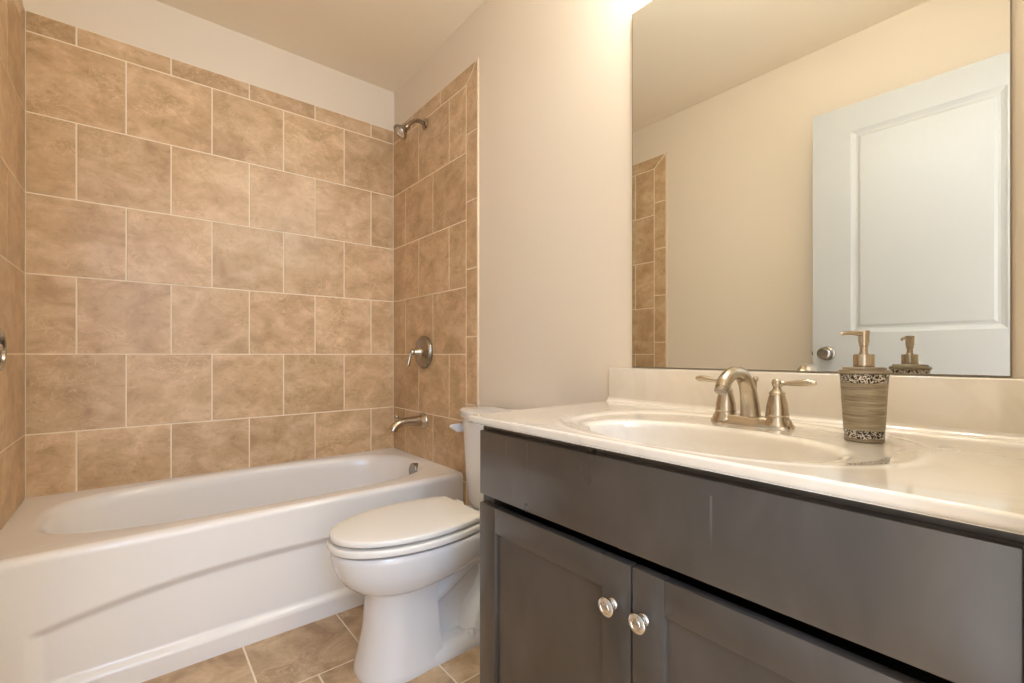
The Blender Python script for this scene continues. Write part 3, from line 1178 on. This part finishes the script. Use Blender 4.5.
# ------------------------------------------------------------------ faucet
def build_faucet():
    fx, fy = -0.138, 0.444
    fz = top_height(fx, fy)
    root = thing('basin_faucet', 'brushed nickel two-handle faucet behind the oval basin', 'faucet', (fx, fy, fz))
    nm = M['nickel']
    bm = bmesh.new()
    R = []
    for z, g in ((0.0, 0.0), (0.005, 0.0), (0.008, -0.003), (0.014, -0.005), (0.018, -0.008), (0.0185, -0.012)):
        r = []
        for k in range(64):
            a = 2 * PI * k / 64
            c, s = math.cos(a), math.sin(a)
            n = 2.7
            ex, ey = 0.028 + g, 0.086 + g
            rr = (abs(c / ex) ** n + abs(s / ey) ** n) ** (-1 / n)
            r.append((fx + c * rr, fy + s * rr, fz + z))
        R.append(r)
    loft(bm, R)
    part('base_plate', bm, nm, root, angle=60)
    bm = bmesh.new()
    tube(bm, spline([(fx + 0.002, fy, fz + 0.006, 0.0245), (fx + 0.001, fy, fz + 0.020, 0.0205), (fx - 0.004, fy, fz + 0.050, 0.0182), (fx - 0.016, fy, fz + 0.083, 0.0162), (fx - 0.040, fy, fz + 0.107, 0.0148),
                     (fx - 0.070, fy, fz + 0.1135, 0.0138), (fx - 0.098, fy, fz + 0.108, 0.0136), (fx - 0.118, fy, fz + 0.096, 0.0140), (fx - 0.127, fy, fz + 0.084, 0.0140)], 8), 28, flat=(0, 1, 0))
    sp = part('spout', bm, nm, root, angle=50)
    bm = bmesh.new()
    d = Vector((-0.55, 0, -0.83))
    lathe(bm, [(0.0128, 0), (0.0135, 0.002), (0.0135, 0.009), (0.011, 0.010), (0.0, 0.009)], axis((fx - 0.127, fy, fz + 0.084), d), 28)
    a = obj('aerator', bm, M['dark_nickel'], sp)
    a.data.transform(Matrix.Translation(-Vector(root.location)))
    for s in (-1, 1):
        hy = fy + s * 0.054
        bm = bmesh.new()
        lathe(bm, [(0.0, 0.004), (0.0285, 0.004), (0.0285, 0.008), (0.0255, 0.014), (0.0225, 0.020), (0.0215, 0.024), (0.0222, 0.025), (0.0222, 0.027), (0.0212, 0.029),
                   (0.0205, 0.040), (0.0180, 0.054), (0.0148, 0.066), (0.0142, 0.068), (0.0152, 0.069), (0.0152, 0.0715), (0.0135, 0.073), (0.0085, 0.080), (0.0075, 0.083),
                   (0.0098, 0.088), (0.0105, 0.093), (0.0085, 0.099), (0.0030, 0.1015), (0, 0.1015)], Matrix.Translation((fx, hy, fz)), 36)
        h = part('handle', bm, nm, root, angle=50)
        bm = bmesh.new()
        zc = fz + 0.093
        tube(bm, spline([(fx, hy + s * 0.006, zc - 0.001, 0.0055), (fx, hy + s * 0.016, zc - 0.001, 0.0042), (fx, hy + s * 0.032, zc + 0.000, 0.0058), (fx, hy + s * 0.052, zc + 0.002, 0.0072),
                         (fx, hy + s * 0.064, zc + 0.002, 0.0066), (fx, hy + s * 0.071, zc + 0.002, 0.004)]), 18)
        l = obj('lever', bm, nm, h)
        l.data.transform(Matrix.Translation(-Vector(root.location)))
    bm = bmesh.new()
    lathe(bm, [(0.0028, 0.01), (0.0028, 0.090), (0.0045, 0.092), (0.0062, 0.097), (0.0045, 0.102), (0, 0.103)], Matrix.Translation((fx + 0.026, fy, fz)), 18)
    part('lift_rod', bm, nm, root)


build_faucet()


# ------------------------------------------------------------------ soap dispenser
def build_dispenser():
    x, y = -0.1825, 0.2318
    z = top_height(x, y)
    root = thing('soap_dispenser', 'taupe pump soap dispenser with silver scroll bands beside the basin', 'soap dispenser', (x, y, z))

    def lat(name, prof, mat, dz=0.0, n=48):
        bm = bmesh.new()
        lathe(bm, prof, Matrix.Translation((0, 0, dz)), n)
        return obj(name, bm, mat, root, angle=40)
    r = lambda h: 0.0280 + (0.0352 - 0.0280) * (h / 0.121)
    lat('pot', [(0.0, 0.0), (0.0272, 0.0), (0.0290, 0.002), (0.0290, 0.005), (r(0.007) - 0.0008, 0.0065), (r(0.02) - 0.0008, 0.0200), (r(0.02) + 0.0006, 0.0210), (r(0.1), 0.1010), (r(0.1) + 0.0006, 0.1020),
                (r(0.1) - 0.0010, 0.1030), (r(0.119) - 0.0010, 0.1175), (r(0.12) + 0.0022, 0.1185), (r(0.12) + 0.0026, 0.1215), (r(0.12) + 0.001, 0.1245), (0.0325, 0.1250), (0.0320, 0.1275), (0.030, 0.1295), (0.0, 0.130)], M['pot'])
    lat('scroll_band', [(r(0.006), 0.0062), (r(0.007) + 0.0002, 0.0068), (r(0.0198) + 0.0002, 0.0198), (r(0.02) - 0.0003, 0.0205)], M['filigree'])
    lat('scroll_band', [(r(0.1) - 0.0006, 0.1025), (r(0.1) + 0.0002, 0.1033), (r(0.118) + 0.0004, 0.1172), (r(0.118) - 0.0003, 0.1180)], M['filigree'])
    bm = bmesh.new()
    lathe(bm, [(0.0, 0.129), (0.0150, 0.129), (0.0154, 0.131), (0.0154, 0.150), (0.0146, 0.152), (0.0075, 0.1525), (0.0065, 0.154), (0.0058, 0.157), (0.0058, 0.166), (0.0072, 0.167), (0.0072, 0.172),
                (0.0080, 0.174), (0.0080, 0.187), (0.0086, 0.1885), (0.0086, 0.1925), (0.0076, 0.194), (0, 0.1944)], Matrix(), 36)
    pump = obj('pump', bm, M['nickel'], root, angle=40)
    bm = bmesh.new()
    d = Vector((-0.89, 0.45, 0)).normalized()
    P = [(d.x * t, d.y * t, h, q) for t, h, q in ((0.004, 0.1885, 0.0052), (0.016, 0.189, 0.0045), (0.032, 0.1895, 0.0036), (0.044, 0.1885, 0.0031), (0.048, 0.1865, 0.0030))]
    tube(bm, spline(P, 5), 16)
    obj('nozzle', bm, M['nickel'], pump)


build_dispenser()


# ------------------------------------------------------------------ mirror
def build_mirror():
    bm = bmesh.new()
    x = -0.0005
    y0, y1, z0, z1 = 0.065, 0.8526, 0.9485, 2.030
    b = 0.0025
    V = lambda *p: bm.verts.new(p)
    fr = [V(x, y0 + b, z0 + b), V(x, y1 - b, z0 + b), V(x, y1 - b, z1 - b), V(x, y0 + b, z1 - b)]
    md = [V(x + 0.0012, y0, z0), V(x + 0.0012, y1, z0), V(x + 0.0012, y1, z1), V(x + 0.0012, y0, z1)]
    bk = [V(TT - 0.0005, y0, z0), V(TT - 0.0005, y1, z0), V(TT - 0.0005, y1, z1), V(TT - 0.0005, y0, z1)]
    bm.faces.new(fr)
    for A, B in ((fr, md), (md, bk)):
        for k in range(4):
            bm.faces.new((A[k], A[(k + 1) % 4], B[(k + 1) % 4], B[k])).material_index = 1
    bm.faces.new(bk).material_index = 1
    o = obj('wall_mirror', bm, [M['mirror'], M['mirror_edge']], smooth=False)
    o['label'] = 'large frameless wall mirror standing on the cream backsplash'
    o['category'] = 'mirror'


build_mirror()


# ------------------------------------------------------------------ vanity light above the mirror (source of the warm light)
def build_light():
    cy, z = 0.46, 2.23
    root = thing('vanity_light', 'nickel bar vanity light with three glowing globes above the mirror', 'lamp', (0, cy, z))
    bm = bmesh.new()
    box(bm, -0.022, TT - 0.0005, -0.30, 0.30, -0.045, 0.045, 0.006, 3)
    obj('back_plate', bm, M['nickel'], root)
    for k in (-1, 0, 1):
        bm = bmesh.new()
        lathe(bm, [(0, 0.02), (0.026, 0.02), (0.026, 0.045), (0.022, 0.060), (0, 0.060)], axis((0, k * 0.2, 0), (-1, 0, 0)), 28)
        s = obj('socket_cup', bm, M['nickel'], root)
        bm = bmesh.new()
        bmesh.ops.create_uvsphere(bm, u_segments=24, v_segments=14, radius=0.048, matrix=Matrix.Translation((-0.103, k * 0.2, 0)))
        obj('globe_bulb', bm, M['bulb'], s)


build_light()
